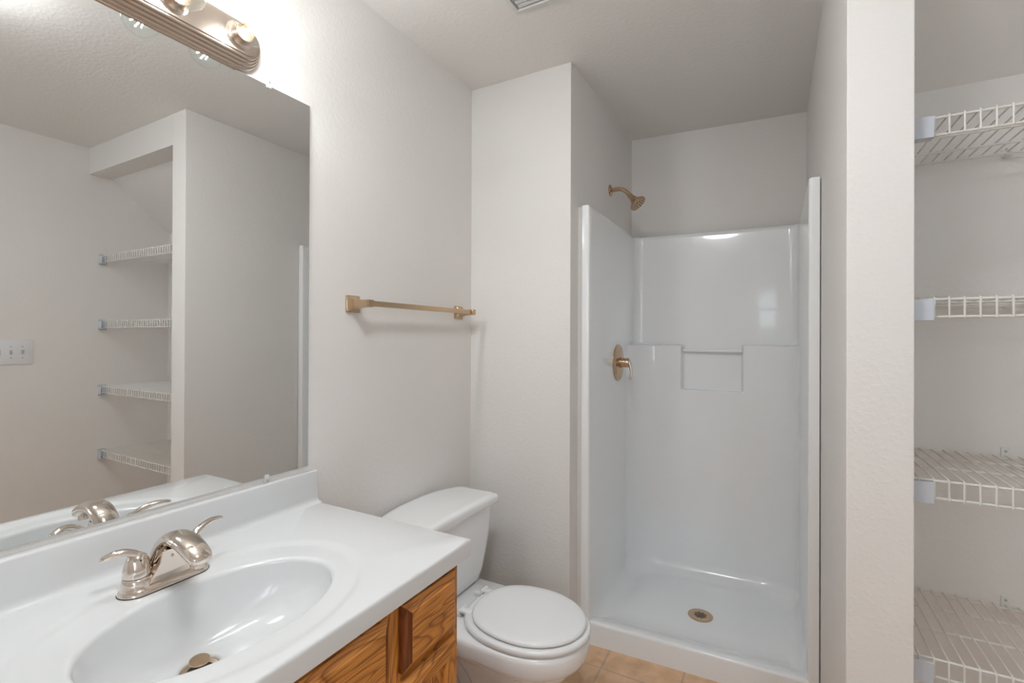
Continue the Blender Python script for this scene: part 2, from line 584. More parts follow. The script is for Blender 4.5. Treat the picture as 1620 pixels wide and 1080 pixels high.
# backsplash with cove
prof = [(XW + 0.0008, 0.7995)] + [(XW + 0.0008, 0.8935), (0.0145, 0.8948)]
prof += [(0.0145 + 0.0045 * math.sin(a), 0.8948 - 0.0045 * (1 - math.cos(a))) for a in (0.5, 1.0, 1.57)]
prof += [(0.0195, 0.86), (0.0205, 0.818)]
prof += [(0.0205 + 0.016 * (1 - math.cos(a)), 0.818 - 0.0175 * math.sin(a)) for a in (0.3, 0.6, 0.9, 1.2, 1.5)]
prof += [(0.0375, 0.8000), (0.0375, 0.7995)]
bm = B()
rings = []
for y, s in ((TY0, 1.0), (TY1 - 0.004, 1.0), (TY1 - 0.0012, 0.93), (TY1 - 0.0002, 0.85)):
    rings.append([(XW + 0.0008 + (x - XW - 0.0008) * (s if z > 0.802 else 1), y + (max(0, 0.812 - z) * -0.0 if z < 0.815 else 0), z - (1 - s) * 0.02 * (z > 0.86)) for x, z in prof])
loft(bm, rings)
obj('backsplash', bm, MARBLE, top, 50)
# drain flange and raised stopper
bm = B(); lathe(bm, [(0.0318, 0), (0.0318, 0.0022), (0.030, 0.003), (0.0225, 0.0005), (0.0215, -0.006), (0.0, -0.006)], (DX, DY, 0.6612), n=40)
dr = obj('drain_flange', bm, BRONZE, top, 40, 'bronze-toned drain ring in the basin')
bm = B(); lathe(bm, [(0.0, 0), (0.021, 0.0), (0.0212, 0.0006), (0, 0.0006)], (DX, DY, 0.6618), n=32)
obj('drain_throat', bm, DARK, dr)
ax = Vector((0.10, -0.03, 1)).normalized()
bm = B(); lathe(bm, [(0.008, -0.016), (0.008, 0.0), (0.0160, 0.002), (0.0178, 0.0040), (0.0178, 0.0055), (0.0168, 0.0068), (0.0, 0.0074)], Vector((DX - 0.002, DY, 0.6745)), ax, 36)
obj('drain_stopper', bm, BRONZE, dr, 40)

# ------------------------------------------------------------------ faucet
FX, FY, FZ = 0.128, 0.525, 0.7945
fa = thing('faucet', 'polished nickel two-handle centerset faucet behind the oval basin', 'faucet', (FX, FY, FZ))
def stadium(hx, hy, z, n=48, cx=FX, cy=FY):
    out = []
    k = n // 2
    for i in range(k + 1):
        a = -PI / 2 + PI * i / k
        out.append((cx + hx * math.sin(a + PI / 2 - PI / 2) , cy, z))
    out = []
    L = hy - hx
    for i in range(k):
        a = PI * i / (k - 1)
        out.append((cx + hx * math.cos(a), cy + L + hx * math.sin(a), z))
    for i in range(k):
        a = PI + PI * i / (k - 1)
        out.append((cx + hx * math.cos(a), cy - L + hx * math.sin(a), z))
    return out
bm = B()
loft(bm, [stadium(0.0325, 0.082, FZ), stadium(0.0325, 0.082, FZ + 0.0015), stadium(0.0315, 0.081, FZ + 0.005), stadium(0.027, 0.0765, FZ + 0.011), stadium(0.024, 0.0735, FZ + 0.013)])
for s in (-1, 1):
    lathe(bm, [(0.0285, 0.004), (0.0262, 0.013), (0.0245, 0.022), (0.0238, 0.0285), (0.0225, 0.0295), (0.0225, 0.031)], (FX, FY + s * 0.0508, FZ), n=40)
obj('base_plate', bm, NICKEL, fa, 50)
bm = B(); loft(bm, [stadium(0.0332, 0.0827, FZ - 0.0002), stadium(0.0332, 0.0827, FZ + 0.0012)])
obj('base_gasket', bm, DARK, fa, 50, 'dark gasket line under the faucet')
# spout body: a wide foot that narrows and arches forward
pts = [(FX - 0.004, FY, FZ + 0.008, 0.047, 0.022), (FX - 0.006, FY, FZ + 0.030, 0.036, 0.019), (FX - 0.003, FY, FZ + 0.055, 0.027, 0.018),
       (FX + 0.010, FY, FZ + 0.078, 0.0245, 0.0165), (FX + 0.034, FY, FZ + 0.0935, 0.0245, 0.0150), (FX + 0.062, FY, FZ + 0.0965, 0.0245, 0.0142),
       (FX + 0.092, FY, FZ + 0.0900, 0.0240, 0.0145), (FX + 0.118, FY, FZ + 0.0790, 0.0225, 0.0140), (FX + 0.132, FY, FZ + 0.0715, 0.0190, 0.0115), (FX + 0.137, FY, FZ + 0.0690, 0.0120, 0.0060)]
sp = spline(pts, 6)
bm = B(); sweep(bm, [q[:3] for q in sp], [q[3] for q in sp], [q[4] for q in sp], (0, 1, 0), 32, 2.3)
obj('spout', bm, NICKEL, fa, 60)
# flat web under the arch
bm = B()
web = [(-0.043, 0.010), (0.043, 0.010), (0.026, 0.052), (0.0225, 0.074), (-0.0225, 0.074), (-0.026, 0.052)]
loft(bm, [[(FX + xo + (0.013 if z > 0.04 else 0.0), FY + y * sc, FZ + z) for y, z in web] for xo, sc in ((0.0, 1.0), (0.020, 1.0), (0.0215, 0.97))])
obj('spout_web', bm, NICKEL, fa, 25)
bm = B(); lathe(bm, [(0.003, 0), (0.003, 0.001), (0.0022, 0.0014), (0, 0.0014)], (FX + 0.0345, FY - 0.004, FZ + 0.060), (1, 0, 0.05), 16)
obj('web_screw', bm, NICKELB, fa)
bm = B(); lathe(bm, [(0.0125, 0.014), (0.0125, 0.002), (0.0115, 0.0), (0.009, 0.0), (0.009, 0.004), (0, 0.004)], (FX + 0.115, FY, FZ + 0.056), (0.25, 0, 1), 28)
obj('aerator', bm, NICKELB, fa)
for s in (-1, 1):
    hy = FY + s * 0.0508
    bm = B()
    lathe(bm, [(0.0215, 0.0315), (0.0235, 0.033), (0.0236, 0.037), (0.0228, 0.046), (0.0205, 0.057), (0.0175, 0.066), (0.0135, 0.0725), (0.007, 0.0765), (0, 0.0772)], (FX, hy, FZ), n=36)
    hn = obj('handle', bm, NICKEL, fa, 60)
    lp = [(FX, hy + s * -0.010, FZ + 0.064, 0.0115, 0.0085), (FX - 0.001, hy + s * 0.004, FZ + 0.0755, 0.0120, 0.0075), (FX - 0.004, hy + s * 0.020, FZ + 0.0835, 0.0100, 0.0072),
          (FX - 0.007, hy + s * 0.033, FZ + 0.0845, 0.0092, 0.0062), (FX - 0.011, hy + s * 0.042, FZ + 0.0820, 0.0098, 0.0054), (FX - 0.014, hy + s * 0.050, FZ + 0.0795, 0.0085, 0.0040), (FX - 0.0155, hy + s * 0.0535, FZ + 0.0782, 0.0040, 0.0018)]
    if s > 0:
        lp = [(FX, hy - 0.006, FZ + 0.060, 0.0105, 0.0085), (FX - 0.002, hy + 0.006, FZ + 0.074, 0.0095, 0.0075), (FX - 0.006, hy + 0.022, FZ + 0.0835, 0.0085, 0.0066),
              (FX - 0.011, hy + 0.042, FZ + 0.0890, 0.0082, 0.0056), (FX - 0.015, hy + 0.058, FZ + 0.0885, 0.0082, 0.0048), (FX - 0.018, hy + 0.070, FZ + 0.0865, 0.0070, 0.0038), (FX - 0.0195, hy + 0.074, FZ + 0.0858, 0.0035, 0.0018)]
    sp = spline(lp, 6)
    bm = B(); sweep(bm, [q[:3] for q in sp], [q[3] for q in sp], [q[4] for q in sp], (1, 0, 0), 20)
    lv = obj('lever', bm, NICKEL, hn, 60)
    bm = B(); lathe(bm, [(0.0016, 0), (0.0016, 0.0006), (0, 0.0006)], (FX + 0.0172, hy - 0.001, FZ + 0.0655), (1, 0, 0.45), 10)
    obj('set_screw_hole', bm, DARK, hn)
bm = B()
tube(bm, [(FX - 0.030, FY, FZ + 0.010), (FX - 0.030, FY, FZ + 0.062)], 0.0022, 10)
lathe(bm, [(0.003, 0.060), (0.0055, 0.064), (0.0072, 0.0675), (0.0066, 0.070), (0, 0.0712)], (FX - 0.030, FY, FZ), n=20)
obj('lift_rod', bm, NICKEL, fa)

# ------------------------------------------------------------------ wall mirror
MY0, MY1, MZ0, MZ1 = 0.03, 0.9696, 0.9082, 1.9897
mi = thing('wall_mirror', 'large frameless wall mirror above the vanity top', 'mirror', (XW, 0.5, MZ0))
bm = B(); box(bm, -0.0042, 0.0, MY0, MY1, MZ0, MZ1, 0.0006, 1)
for f in bm.faces:
    f.material_index = 0 if f.normal.x > 0.99 else 1
obj('mirror_glass', bm, [MIRROR, GLASSEDGE], mi, 0)
for (y, z, s) in ((0.835, MZ1, 1), (0.20, MZ1, 1), (0.835, MZ0, -1), (0.20, MZ0, -1)):
    bm = B()
    box(bm, XW + 0.0002, 0.0035, y - 0.0065, y + 0.0065, min(z + s * 0.0005, z + s * 0.013), max(z + s * 0.0005, z + s * 0.013), 0.001, 1)
    box(bm, 0.0004, 0.0035, y - 0.0065, y + 0.0065, min(z - s * 0.007, z + s * 0.002), max(z - s * 0.007, z + s * 0.002), 0.001, 1)
    cl = obj('mirror_clip', bm, CLIPP, mi, 0, 'clear plastic mirror clip')
    bm = B(); lathe(bm, [(0.0028, 0), (0.0028, 0.0008), (0.0016, 0.0016), (0, 0.0016)], (0.0035, y, z + s * 0.0075), (1, 0, 0), 14)
    obj('clip_screw', bm, CHROME, cl)

# ------------------------------------------------------------------ vanity light bar and bulbs
LZ = 2.0515
LY1 = 0.7445
LY0 = 0.424 * 2 - 0.0 - LY1 + 0.149
LY0 = 0.274 - (LY1 - 0.724) - 0.0
vl = thing('vanity_light', 'ribbed brushed nickel vanity light bar above the mirror', 'light fixture', (XW, 0.499, LZ))
rib = [(0.0, 0.0485), (0.0345, 0.0485), (0.0365, 0.0475)]
steps = [(0.0365, 0.0445), (0.0425, 0.0365), (0.0485, 0.0275), (0.0545, 0.0175), (0.0605, 0.0065)]
prof = [(0.0335, 0.0485), (0.0362, 0.0480)]
for (r0, h0), (r1, h1) in zip(steps, steps[1:]):
    for k in range(7):
        t = k / 6
        bul = 0.0042 * math.sin(PI * t)
        prof.append((r0 + (r1 - r0) * t + bul * 0.85, h0 + (h1 - h0) * t + bul * 0.55))
prof.append((0.0622, 0.0045)); prof.append((0.0622, 0.0003))
cross = [(-r, h) for r, h in reversed(prof)] + [(r, h) for r, h in prof]
bm = B()
loft(bm, [[(XW + h, y, LZ + r) for r, h in cross] for y in (LY0, LY1)])
obj('backplate', bm, NICKELB, vl, 30)
for y, s in ((LY1, 1), (LY0, -1)):
    bm = B()
    rings = []
    n = 28
    for i in range(n + 1):
        a = -PI / 2 + PI * i / n
        rings.append([(XW + h * 0.94, y + s * 0.0004 + s * math.cos(a) * max(r * 0.965, 0), LZ + math.sin(a) * r * 0.965) for r, h in [(0.0, 0.0485)] + prof])
    vr = loft(bm, rings, False, False, closed=False)
    bmesh.ops.remove_doubles(bm, verts=bm.verts[:], dist=1e-6)
    obj('end_cap', bm, NICKELB, vl, 40)
BYS = [0.724, 0.574, 0.424, 0.274]
for y in BYS:
    bm = B()
    lathe(bm, [(0.0335, 0.0472), (0.0335, 0.0490), (0.0300, 0.0508), (0.0262, 0.0545), (0.0240, 0.0600), (0.0228, 0.0670), (0.0224, 0.0760), (0.0212, 0.0764), (0.0205, 0.0740), (0.0205, 0.060), (0.0, 0.060)], (XW, y, LZ + 0.002), (1, 0, 0), 40)
    obj('socket_cup', bm, NICKELB, vl, 45)
CUPZ = LZ + 0.002
RG = 0.0400
GX = XW + 0.1045      # globe centre
labels = ['clear globe bulb nearest the right end of the light bar', 'clear globe bulb second from the right end of the light bar',
          'clear globe bulb third from the right end of the light bar', 'clear globe bulb at the far left end of the light bar']
b0 = thing('light_bulb', labels[0], 'light bulb', (XW + 0.0765, BYS[0], CUPZ), 'globe bulbs on the vanity light bar')
prof = [(0.0135, 0.0630), (0.0135, 0.0700), (0.0150, 0.0735)]
for i in range(25):
    a = math.radians(140 - i * 140 / 24)
    prof.append((RG * math.sin(a), GX - XW + RG * math.cos(a)))
bm = B(); lathe(bm, prof, (XW, BYS[0], CUPZ), (1, 0, 0), 40, cap=False)
bmesh.ops.remove_doubles(bm, verts=bm.verts[:], dist=2e-5)
obj('glass_globe', bm, BULBGLASS, b0, 180)
bm = B(); lathe(bm, [(0.0125, 0.0605), (0.0125, 0.0690), (0.008, 0.0760), (0.0045, 0.084), (0.003, 0.090), (0, 0.0905)], (XW, BYS[0], CUPZ), (1, 0, 0), 20)
obj('glass_stem', bm, mat('bulb_stem', (0.85, 0.62, 0.40), 0.4), b0)
bm = B()
for k in range(6):
    a = 2 * PI * k / 6 + 0.3
    p0 = Vector((XW + 0.096, BYS[0] + 0.005 * math.cos(a), CUPZ + 0.005 * math.sin(a)))
    p1 = Vector((XW + 0.126, BYS[0] + 0.0135 * math.cos(a), CUPZ + 0.0135 * math.sin(a)))
    tube(bm, [p0, p1], 0.0013, 8)
obj('filament', bm, FILAMENT, b0, 60)
for y, lb in zip(BYS[1:], labels[1:]):
    c = copy_tree(b0)
    c.location.y = y
    c['label'] = lb

# ------------------------------------------------------------------ towel bar
tb = thing('towel_bar', 'square brushed nickel towel bar on the wall above the toilet', 'towel bar', (XW, 1.4465, 1.405))
TBZ = 1.405
PY = (1.1425, 1.751)
for y in PY:
    bm = B()
    def sq(h, x, z=TBZ):
        return [(x, y + a, z + b_) for a, b_ in fillet([(-h, -h), (h, -h), (h, h), (-h, h)], h * 0.12, 2)]
    loft(bm, [sq(0.0285, XW), sq(0.0285, XW + 0.005), sq(0.0265, XW + 0.0075), sq(0.0225, XW + 0.0095), sq(0.0215, XW + 0.011), sq(0.0170, XW + 0.020), sq(0.0140, XW + 0.032), sq(0.0125, XW + 0.046), sq(0.0120, XW + 0.056), sq(0.0120, XW + 0.084), sq(0.0108, XW + 0.087)])
    obj('bar_post', bm, BRONZE, tb, 25)
bm = B(); box(bm, XW + 0.061, XW + 0.080, PY[0] + 0.009, PY[1] - 0.009, TBZ - 0.0085, TBZ + 0.0095, 0.001, 1)
obj('rail', bm, BRONZE, tb, 0)

# ------------------------------------------------------------------ toilet
TC = 1.42
to = thing('toilet', 'white two-piece toilet between the vanity and the shower', 'toilet', (0.38, TC, 0))
def rrect(x0, x1, hw, r, z, n=8, bow=0.0):
    poly = fillet([(x0, -hw), (x1, -hw), (x1, hw), (x0, hw)], r, n)
    # sample straight sides further so that the front can bow
    out = []
    for (a, b_), (c, d) in zip(poly, poly[1:] + poly[:1]):
        L = math.hypot(c - a, d - b_)
        m_ = max(1, int(L / 0.02)) if L > 0.04 else 1
        for k in range(m_):
            t = k / m_
            out.append((a + (c - a) * t, b_ + (d - b_) * t))
    return out
def ring_fixed(x0, x1, hw, r, z, N=96):
    """rounded rectangle resampled to N points by angle"""
    poly = rrect(x0, x1, hw, r, z)
    # arc length resample starting at (x1, 0)
    P = poly + poly[:1]
    ds = [0]
    for (a, b_), (c, d) in zip(P, P[1:]):
        ds.append(ds[-1] + math.hypot(c - a, d - b_))
    T = ds[-1]
    out = []
    j = 0
    for k in range(N):
        s = T * k / N
        while ds[j + 1] < s:
            j += 1
        t = (s - ds[j]) / max(1e-9, ds[j + 1] - ds[j])
        out.append((P[j][0] + (P[j + 1][0] - P[j][0]) * t, TC + P[j][1] + (P[j + 1][1] - P[j][1]) * t, z))
    return out
bm = B()
loft(bm, [ring_fixed(0.055, 0.190, 0.140, 0.03, 0.3505), ring_fixed(0.040, 0.215, 0.168, 0.035, 0.352), ring_fixed(0.034, 0.2245, 0.180, 0.04, 0.362), ring_fixed(0.030, 0.229, 0.196, 0.04, 0.395), ring_fixed(0.028, 0.232, 0.213, 0.04, 0.445),
          ring_fixed(0.026, 0.236, 0.229, 0.04, 0.51), ring_fixed(0.024, 0.240, 0.240, 0.04, 0.58), ring_fixed(0.022, 0.242, 0.246, 0.04, 0.636)])
obj('tank', bm, PORC, to, 50)
def lid_ring(ins, z):
    hw = 0.266 - ins
    n = 20
    front = [(0.2535 - ins - 0.004 * (1 - (y / hw) ** 2) * 0, y) for y in [(-hw + 2 * hw * k / n) for k in range(n + 1)]]
    back = [(0.006 + ins + 0.045 * abs(y / hw) ** 2.6, y) for y in [(hw - 2 * hw * k / n) for k in range(n + 1)]]
    poly = front + back
    rs = [0] * len(poly)
    for i in (0, n, n + 1, 2 * n + 1):
        rs[i] = 0.022
    # replace single corner points by small arcs
    out = []
    for i, p in enumerate(poly):
        if rs[i]:
            q = Vector(p); a = (Vector(poly[i - 1]) - q); b_ = (Vector(poly[(i + 1) % len(poly)]) - q)
            a.normalize(); b_.normalize()
            for k in range(5):
                t = k / 4; rr = 0.018
                w = (q + a * rr) * (1 - t) ** 2 + q * 2 * t * (1 - t) + (q + b_ * rr) * t * t
                out.append((w.x, w.y))
        else:
            out.append(p)
    return [(x, TC + y, z + 0.008 * (1 - (y / 0.266) ** 2)) for x, y in out]
bm = B()
vr = loft(bm, [lid_ring(0.012, 0.628), lid_ring(0.005, 0.628), lid_ring(0.001, 0.631), lid_ring(0.0, 0.636), lid_ring(0.0, 0.652), lid_ring(0.002, 0.659), lid_ring(0.007, 0.6645), lid_ring(0.016, 0.667), lid_ring(0.03, 0.668)], True, True)
obj('tank_lid', bm, PORC, to, 60)
# bowl
def egg(x0, xc, x1, hw, r, z, N=96, hwr=None):
    hwr = hw if hwr is None else hwr
    pts = []
    nf = 48
    for k in range(nf + 1):
        a = -PI / 2 + PI * k / nf
        ca, sa = math.cos(a), math.sin(a)
        pts.append((xc + (x1 - xc) * abs(ca) ** 0.92, hw * math.copysign(abs(sa) ** 0.96, sa)))
    side = fillet([(xc, hw), (x0, hwr), (x0, -hwr), (xc, -hw)], [0, r, r, 0], 8)[1:-1]
    pts += side
    P = pts + pts[:1]
    ds = [0]
    for (a, b_), (c, d) in zip(P, P[1:]):
        ds.append(ds[-1] + math.hypot(c - a, d - b_))
    out = []
    j = 0
    for k in range(N):
        s = ds[-1] * k / N
        while ds[j + 1] < s:
            j += 1
        t = (s - ds[j]) / max(1e-9, ds[j + 1] - ds[j])
        out.append((P[j][0] + (P[j + 1][0] - P[j][0]) * t, TC + P[j][1] + (P[j + 1][1] - P[j][1]) * t, z))
    return out
bm = B()
# rim and deck
loft(bm, [egg(0.060, 0.50, 0.690, 0.160, 0.03, 0.272, hwr=0.150), egg(0.045, 0.50, 0.712, 0.174, 0.03, 0.286, hwr=0.168), egg(0.040, 0.50, 0.7185, 0.179, 0.03, 0.302, hwr=0.176), egg(0.038, 0.50, 0.7195, 0.1805, 0.03, 0.335, hwr=0.1795),
          egg(0.040, 0.50, 0.7165, 0.1785, 0.03, 0.345, hwr=0.178), egg(0.046, 0.50, 0.709, 0.172, 0.03, 0.350, hwr=0.172)])
# bowl body
loft(bm, [egg(0.34, 0.46, 0.585, 0.100, 0.05, 0.0), egg(0.34, 0.46, 0.582, 0.099, 0.05, 0.02), egg(0.345, 0.46, 0.572, 0.096, 0.05, 0.08), egg(0.345, 0.47, 0.590, 0.104, 0.06, 0.135), egg(0.335, 0.48, 0.628, 0.124, 0.06, 0.19), egg(0.32, 0.49, 0.664, 0.144, 0.06, 0.235), egg(0.30, 0.50, 0.694, 0.163, 0.06, 0.280), egg(0.30, 0.50, 0.694, 0.163, 0.06, 0.30)])
# foot
loft(bm, [egg(0.15, 0.42, 0.600, 0.118, 0.05, 0.0), egg(0.15, 0.42, 0.600, 0.118, 0.05, 0.018), egg(0.155, 0.42, 0.592, 0.112, 0.05, 0.028), egg(0.17, 0.42, 0.575, 0.098, 0.05, 0.045)])
obj('bowl', bm, PORC, to, 50)
# trapway relief
bm = B()
tp = spline([(0.50, 0, 0.06, 0.085, 0.055), (0.42, 0, 0.075, 0.092, 0.06), (0.33, 0, 0.13, 0.094, 0.062), (0.27, 0, 0.20, 0.094, 0.06), (0.21, 0, 0.21, 0.094, 0.058), (0.165, 0, 0.14, 0.094, 0.055), (0.16, 0, 0.03, 0.094, 0.05)], 7)
sweep(bm, [(q[0] + 0.02, TC, q[2]) for q in tp], [q[3] for q in tp], [q[4] for q in tp], (0, 1, 0), 24, 2.6)
obj('trapway', bm, PORC, to, 60)
for s in (-1, 1):
    bm = B(); lathe(bm, [(0.016, 0), (0.016, 0.012), (0.012, 0.018), (0, 0.021)], (0.30, TC + s * 0.125, 0.0), n=20)
    obj('bolt_cap', bm, PORC, to)
# seat (ring) and lid
bm = B()
def oring(cx, a, b_, z, N=80, rear=None):
    out = []
    for k in range(N):
        t = 2 * PI * k / N
        x = a * math.cos(t); y = b_ * math.sin(t)
        if x < 0:      # squarer rear
            f = 1 + 0.05 * math.sin(2 * t) ** 2
            x *= f; y *= f
        out.append((cx + x, TC + y, z))
    return out
SX, SA, SB = 0.512, 0.2115, 0.176
rings = [oring(SX, 0.115, 0.082, 0.354), oring(SX, 0.20, 0.164, 0.3525), oring(SX, 0.209, 0.1735, 0.355), oring(SX, SA, SB, 0.362), oring(SX, 0.2105, 0.175, 0.368), oring(SX, 0.206, 0.170, 0.3725), oring(SX, 0.198, 0.162, 0.3745), oring(SX, 0.115, 0.082, 0.372)]
vr = loft(bm, rings, False, False)
n_ = len(vr[0])
for i in range(n_):
    j = (i + 1) % n_
    bm.faces.new((vr[-1][i], vr[-1][j], vr[0][j], vr[0][i]))
st = obj('seat', bm, SEATP, to, 60)
bm = B()
LX, LA, LB = 0.520, 0.190, 0.1625
loft(bm, [oring(LX, LA - 0.012, LB - 0.012, 0.3762), oring(LX, LA - 0.003, LB - 0.003, 0.377), oring(LX, LA, LB, 0.380), oring(LX, LA, LB, 0.384), oring(LX, LA - 0.003, LB - 0.003, 0.3885), oring(LX, LA - 0.010, LB - 0.010, 0.3912), oring(LX, LA - 0.03, LB - 0.03, 0.3925), oring(LX, LA * 0.5, LB * 0.5, 0.3938)])
obj('seat_lid', bm, SEATP, to, 60)
for s in (-1, 1):
    hy = TC + s * 0.072
    bm = B()
    box(bm, 0.262, 0.300, hy - 0.013, hy + 0.013, 0.3503, 0.362, 0.003, 2)
    tube(bm, [(0.296, hy - 0.018, 0.372), (0.296, hy + 0.020, 0.371)], 0.0075, 14)
    box(bm, 0.296, 0.342, hy - 0.012, hy + 0.012, 0.367, 0.3765, 0.003, 2)
    obj('seat_hinge', bm, SEATP, to, 40)
# flush lever on the tank's near front corner
bm = B()
lathe(bm, [(0.013, 0), (0.013, 0.006), (0.008, 0.012), (0, 0.012)], (0.241, TC - 0.185, 0.598), (1, 0, 0), 18)
sp_ = [(0.252, TC - 0.190, 0.598), (0.256, TC - 0.150, 0.596), (0.256, TC - 0.115, 0.592)]
sweep(bm, sp_, [0.006, 0.007, 0.008], [0.004, 0.004, 0.004], (0, 0, 1), 12)
obj('flush_lever', bm, CHROME, to)

# ------------------------------------------------------------------ shower stall (one moulded unit)
sh = thing('shower_stall', 'white moulded acrylic shower stall in the back alcove', 'shower', (0.935, 2.35, 0))
ZTOP = 1.861
SXL, SXR = 0.539, 1.334      # inner faces
YFR = 1.957
def wall_path(z, n_side=26, n_arc=14, n_back=120):
    """inner face from left front to right front at height z, pan floor below"""
    k = smooth01((z - 1.252) / 0.016)         # 0 below the ledge, 1 above
    yb = 2.682 + 0.052 * k
    R = 0.150 + (0.045 - 0.150) * k
    # fillet to the pan floor
    ins = 0.0
    rz = 0.075
    if z < 0.05 + rz:
        t = (0.05 + rz - z) / rz
        t = min(1.0, max(0.0, t))
        ins = rz * (1 - math.sqrt(max(0.0, 1 - t * t)))
    xl, xr, yb = SXL + ins, SXR - ins, yb - ins
    R = max(0.02, R - ins * 0.3)
    y0 = YFR + 0.008
    P = []
    for i in range(n_side):
        P.append((xl, y0 + (2.682 - 0.15 - ins - y0) * i / n_side))
    # straight piece up to the arc start (keeps the point count equal)
    P2 = []
    ya = yb - R
    m = 6
    for i in range(m):
        P2.append((xl, P[-1][1] + (ya - P[-1][1]) * (i + 1) / (m + 1)))
    P += P2
    for i in range(n_arc + 1):
        a = PI - (PI / 2) * i / n_arc
        P.append((xl + R + R * math.cos(a), ya + R * math.sin(a)))
    bx0, bx1 = xl + R, xr - R
    # notch (soap niche) columns
    NX0, NX1, NZ0 = 0.797, 1.088, 1.016
    xa, xb = 0.785, 1.100
    cols = [bx0 + (xa - bx0) * i / 10 for i in range(1, 10)] + [xa + (xb - xa) * i / (n_back - 20) for i in range(n_back - 19)] + [xb + (bx1 - xb) * i / 10 for i in range(1, 10)]
    for x in cols:
        y = yb
        kx = smooth01((x - NX0 + 0.006) / 0.012) * smooth01((NX1 + 0.006 - x) / 0.012)
        kz = smooth01((z - NZ0) / 0.010)
        y += kx * kz * (1 - k) * 0.052
        P.append((x, y))
    for i in range(n_arc + 1):
        a = PI / 2 - (PI / 2) * i / n_arc
        P.append((xr - R + R * math.cos(a), ya + R * math.sin(a)))
    Q = []
    for i in range(n_side):
        Q.append((xr, y0 + (2.682 - 0.15 - ins - y0) * i / n_side))
    Q2 = []
    for i in range(m):
        Q2.append((xr, Q[-1][1] + (ya - Q[-1][1]) * (i + 1) / (m + 1)))
    P += list(reversed(Q + Q2))
    return P
zs = [0.05 + 0.075 * (1 - math.cos(math.radians(a))) for a in range(0, 91, 10)]
zs += [0.15, 0.25, 0.4, 0.6, 0.8, 0.95, 1.0, 1.012] + [1.016 + 0.002 * i for i in range(7)] + [1.04, 1.1, 1.18, 1.235] + [1.248 + 0.002 * i for i in range(13)] + [1.29, 1.4, 1.55, 1.7, 1.8, 1.84]
rings = []
for z in zs:
    rings.append([(x, ys(y, x), z) for x, y in wall_path(z)])
# rounded top edge, then flange out towards the alcove walls
base = wall_path(1.85)
def outwards(P, d, cx=0.936, cy=2.30):
    out = []
    for i, (x, y) in enumerate(P):
        a = Vector(P[max(i - 1, 0)]); b_ = Vector(P[min(i + 1, len(P) - 1)])
        t = (b_ - a).normalized()
        nrm = Vector((-t.y, t.x))     # path runs left front -> back -> right front; left of travel is outwards
        out.append((x + nrm.x * d, y + nrm.y * d))
    return out
for a in (30, 60, 90):
    r = 0.007
    d = r * (1 - math.cos(math.radians(a)))
    z = ZTOP - r + r * math.sin(math.radians(a))
    rings.append([(x, ys(y, x), z) for x, y in outwards(base, d)])
rings.append([(x, ys(y, x), ZTOP) for x, y in outwards(base, 0.030)])
rings.append([(x, ys(y, x), ZTOP - 0.004) for x, y in outwards(base, 0.0325)])
# add front returns to every ring: rounded inner edge and flat flange facing the room
full = []
nz = len(rings)
for k, R_ in enumerate(rings):
    over = max(0, k - len(zs))      # how far round the top edge we are
    x0, y0, z0 = R_[0]
    x1, y1, z1 = R_[-1]
    def ret(xin, sgn, z):
        out = []
        lim = 0.036
        shift = abs(xin - (SXL if sgn < 0 else SXR))
        for dx, dy in ((0.0345, 0.030), (0.0345, 0.002), (0.0330, 0.0), (0.012, -0.0005), (0.006, 0.0008), (0.0025, 0.003), (0.0008, 0.0055)):
            X = (SXL if sgn < 0 else SXR) + sgn * dx
            if sgn < 0:
                X = min(X, xin - 0.0002 * dx) if over else X
            else:
                X = max(X, xin + 0.0002 * dx) if over else X
            out.append((X, ys(YFR + dy, X), z))
        return out
    # keep returns following the pan fillet at the bottom (xin may be inset)
    L_ = ret(x0, -1, z0); R2 = ret(x1, 1, z1)
    full.append(L_ + R_ + R2[::-1])
low = [[(p[0], p[1], 0.0) for p in full[0][:7]], ]
bm = B()
vr = loft(bm, full, False, False, closed=False)
# pan floor as a fan of quads from left to right half
ring0 = vr[0][7:-7]
n0 = len(ring0)
bm.faces.new([v for v in ring0])
obj('surround', bm, ACRYL, sh, 45)
# legs of the flange below the pan level and the curb
bm = B()
CH = 0.0965
prof = [(0.0, 0.0), (0.0, CH - 0.012), (0.0015, CH - 0.005), (0.006, CH - 0.0008), (0.012, CH), (0.030, CH - 0.0015), (0.050, CH - 0.007), (0.072, CH - 0.0165), (0.100, CH - 0.0285), (0.130, 0.0580), (0.165, 0.0527), (0.200, 0.0505), (0.235, 0.0490)]
rr = []
for x in (SXL - 0.0345, SXL - 0.030, SXL + 0.002, SXL + 0.03, 0.7, 0.95, 1.2, SXR - 0.03, SXR - 0.002, SXR + 0.030, SXR + 0.0345):
    rr.append([(x, ys(YFR + dy, x), z) for dy, z in prof] + [(x, ys(YFR + 0.235, x), 0.0)])
loft(bm, rr)
obj('curb', bm, ACRYL, sh, 45)
# washcloth bar across the niche
bm = B()
box(bm, 0.797, 1.088, ys(2.700, 0.94), ys(2.716, 0.94), 1.222, 1.238, 0.006, 3)
obj('washcloth_bar', bm, ACRYL, sh, 60)
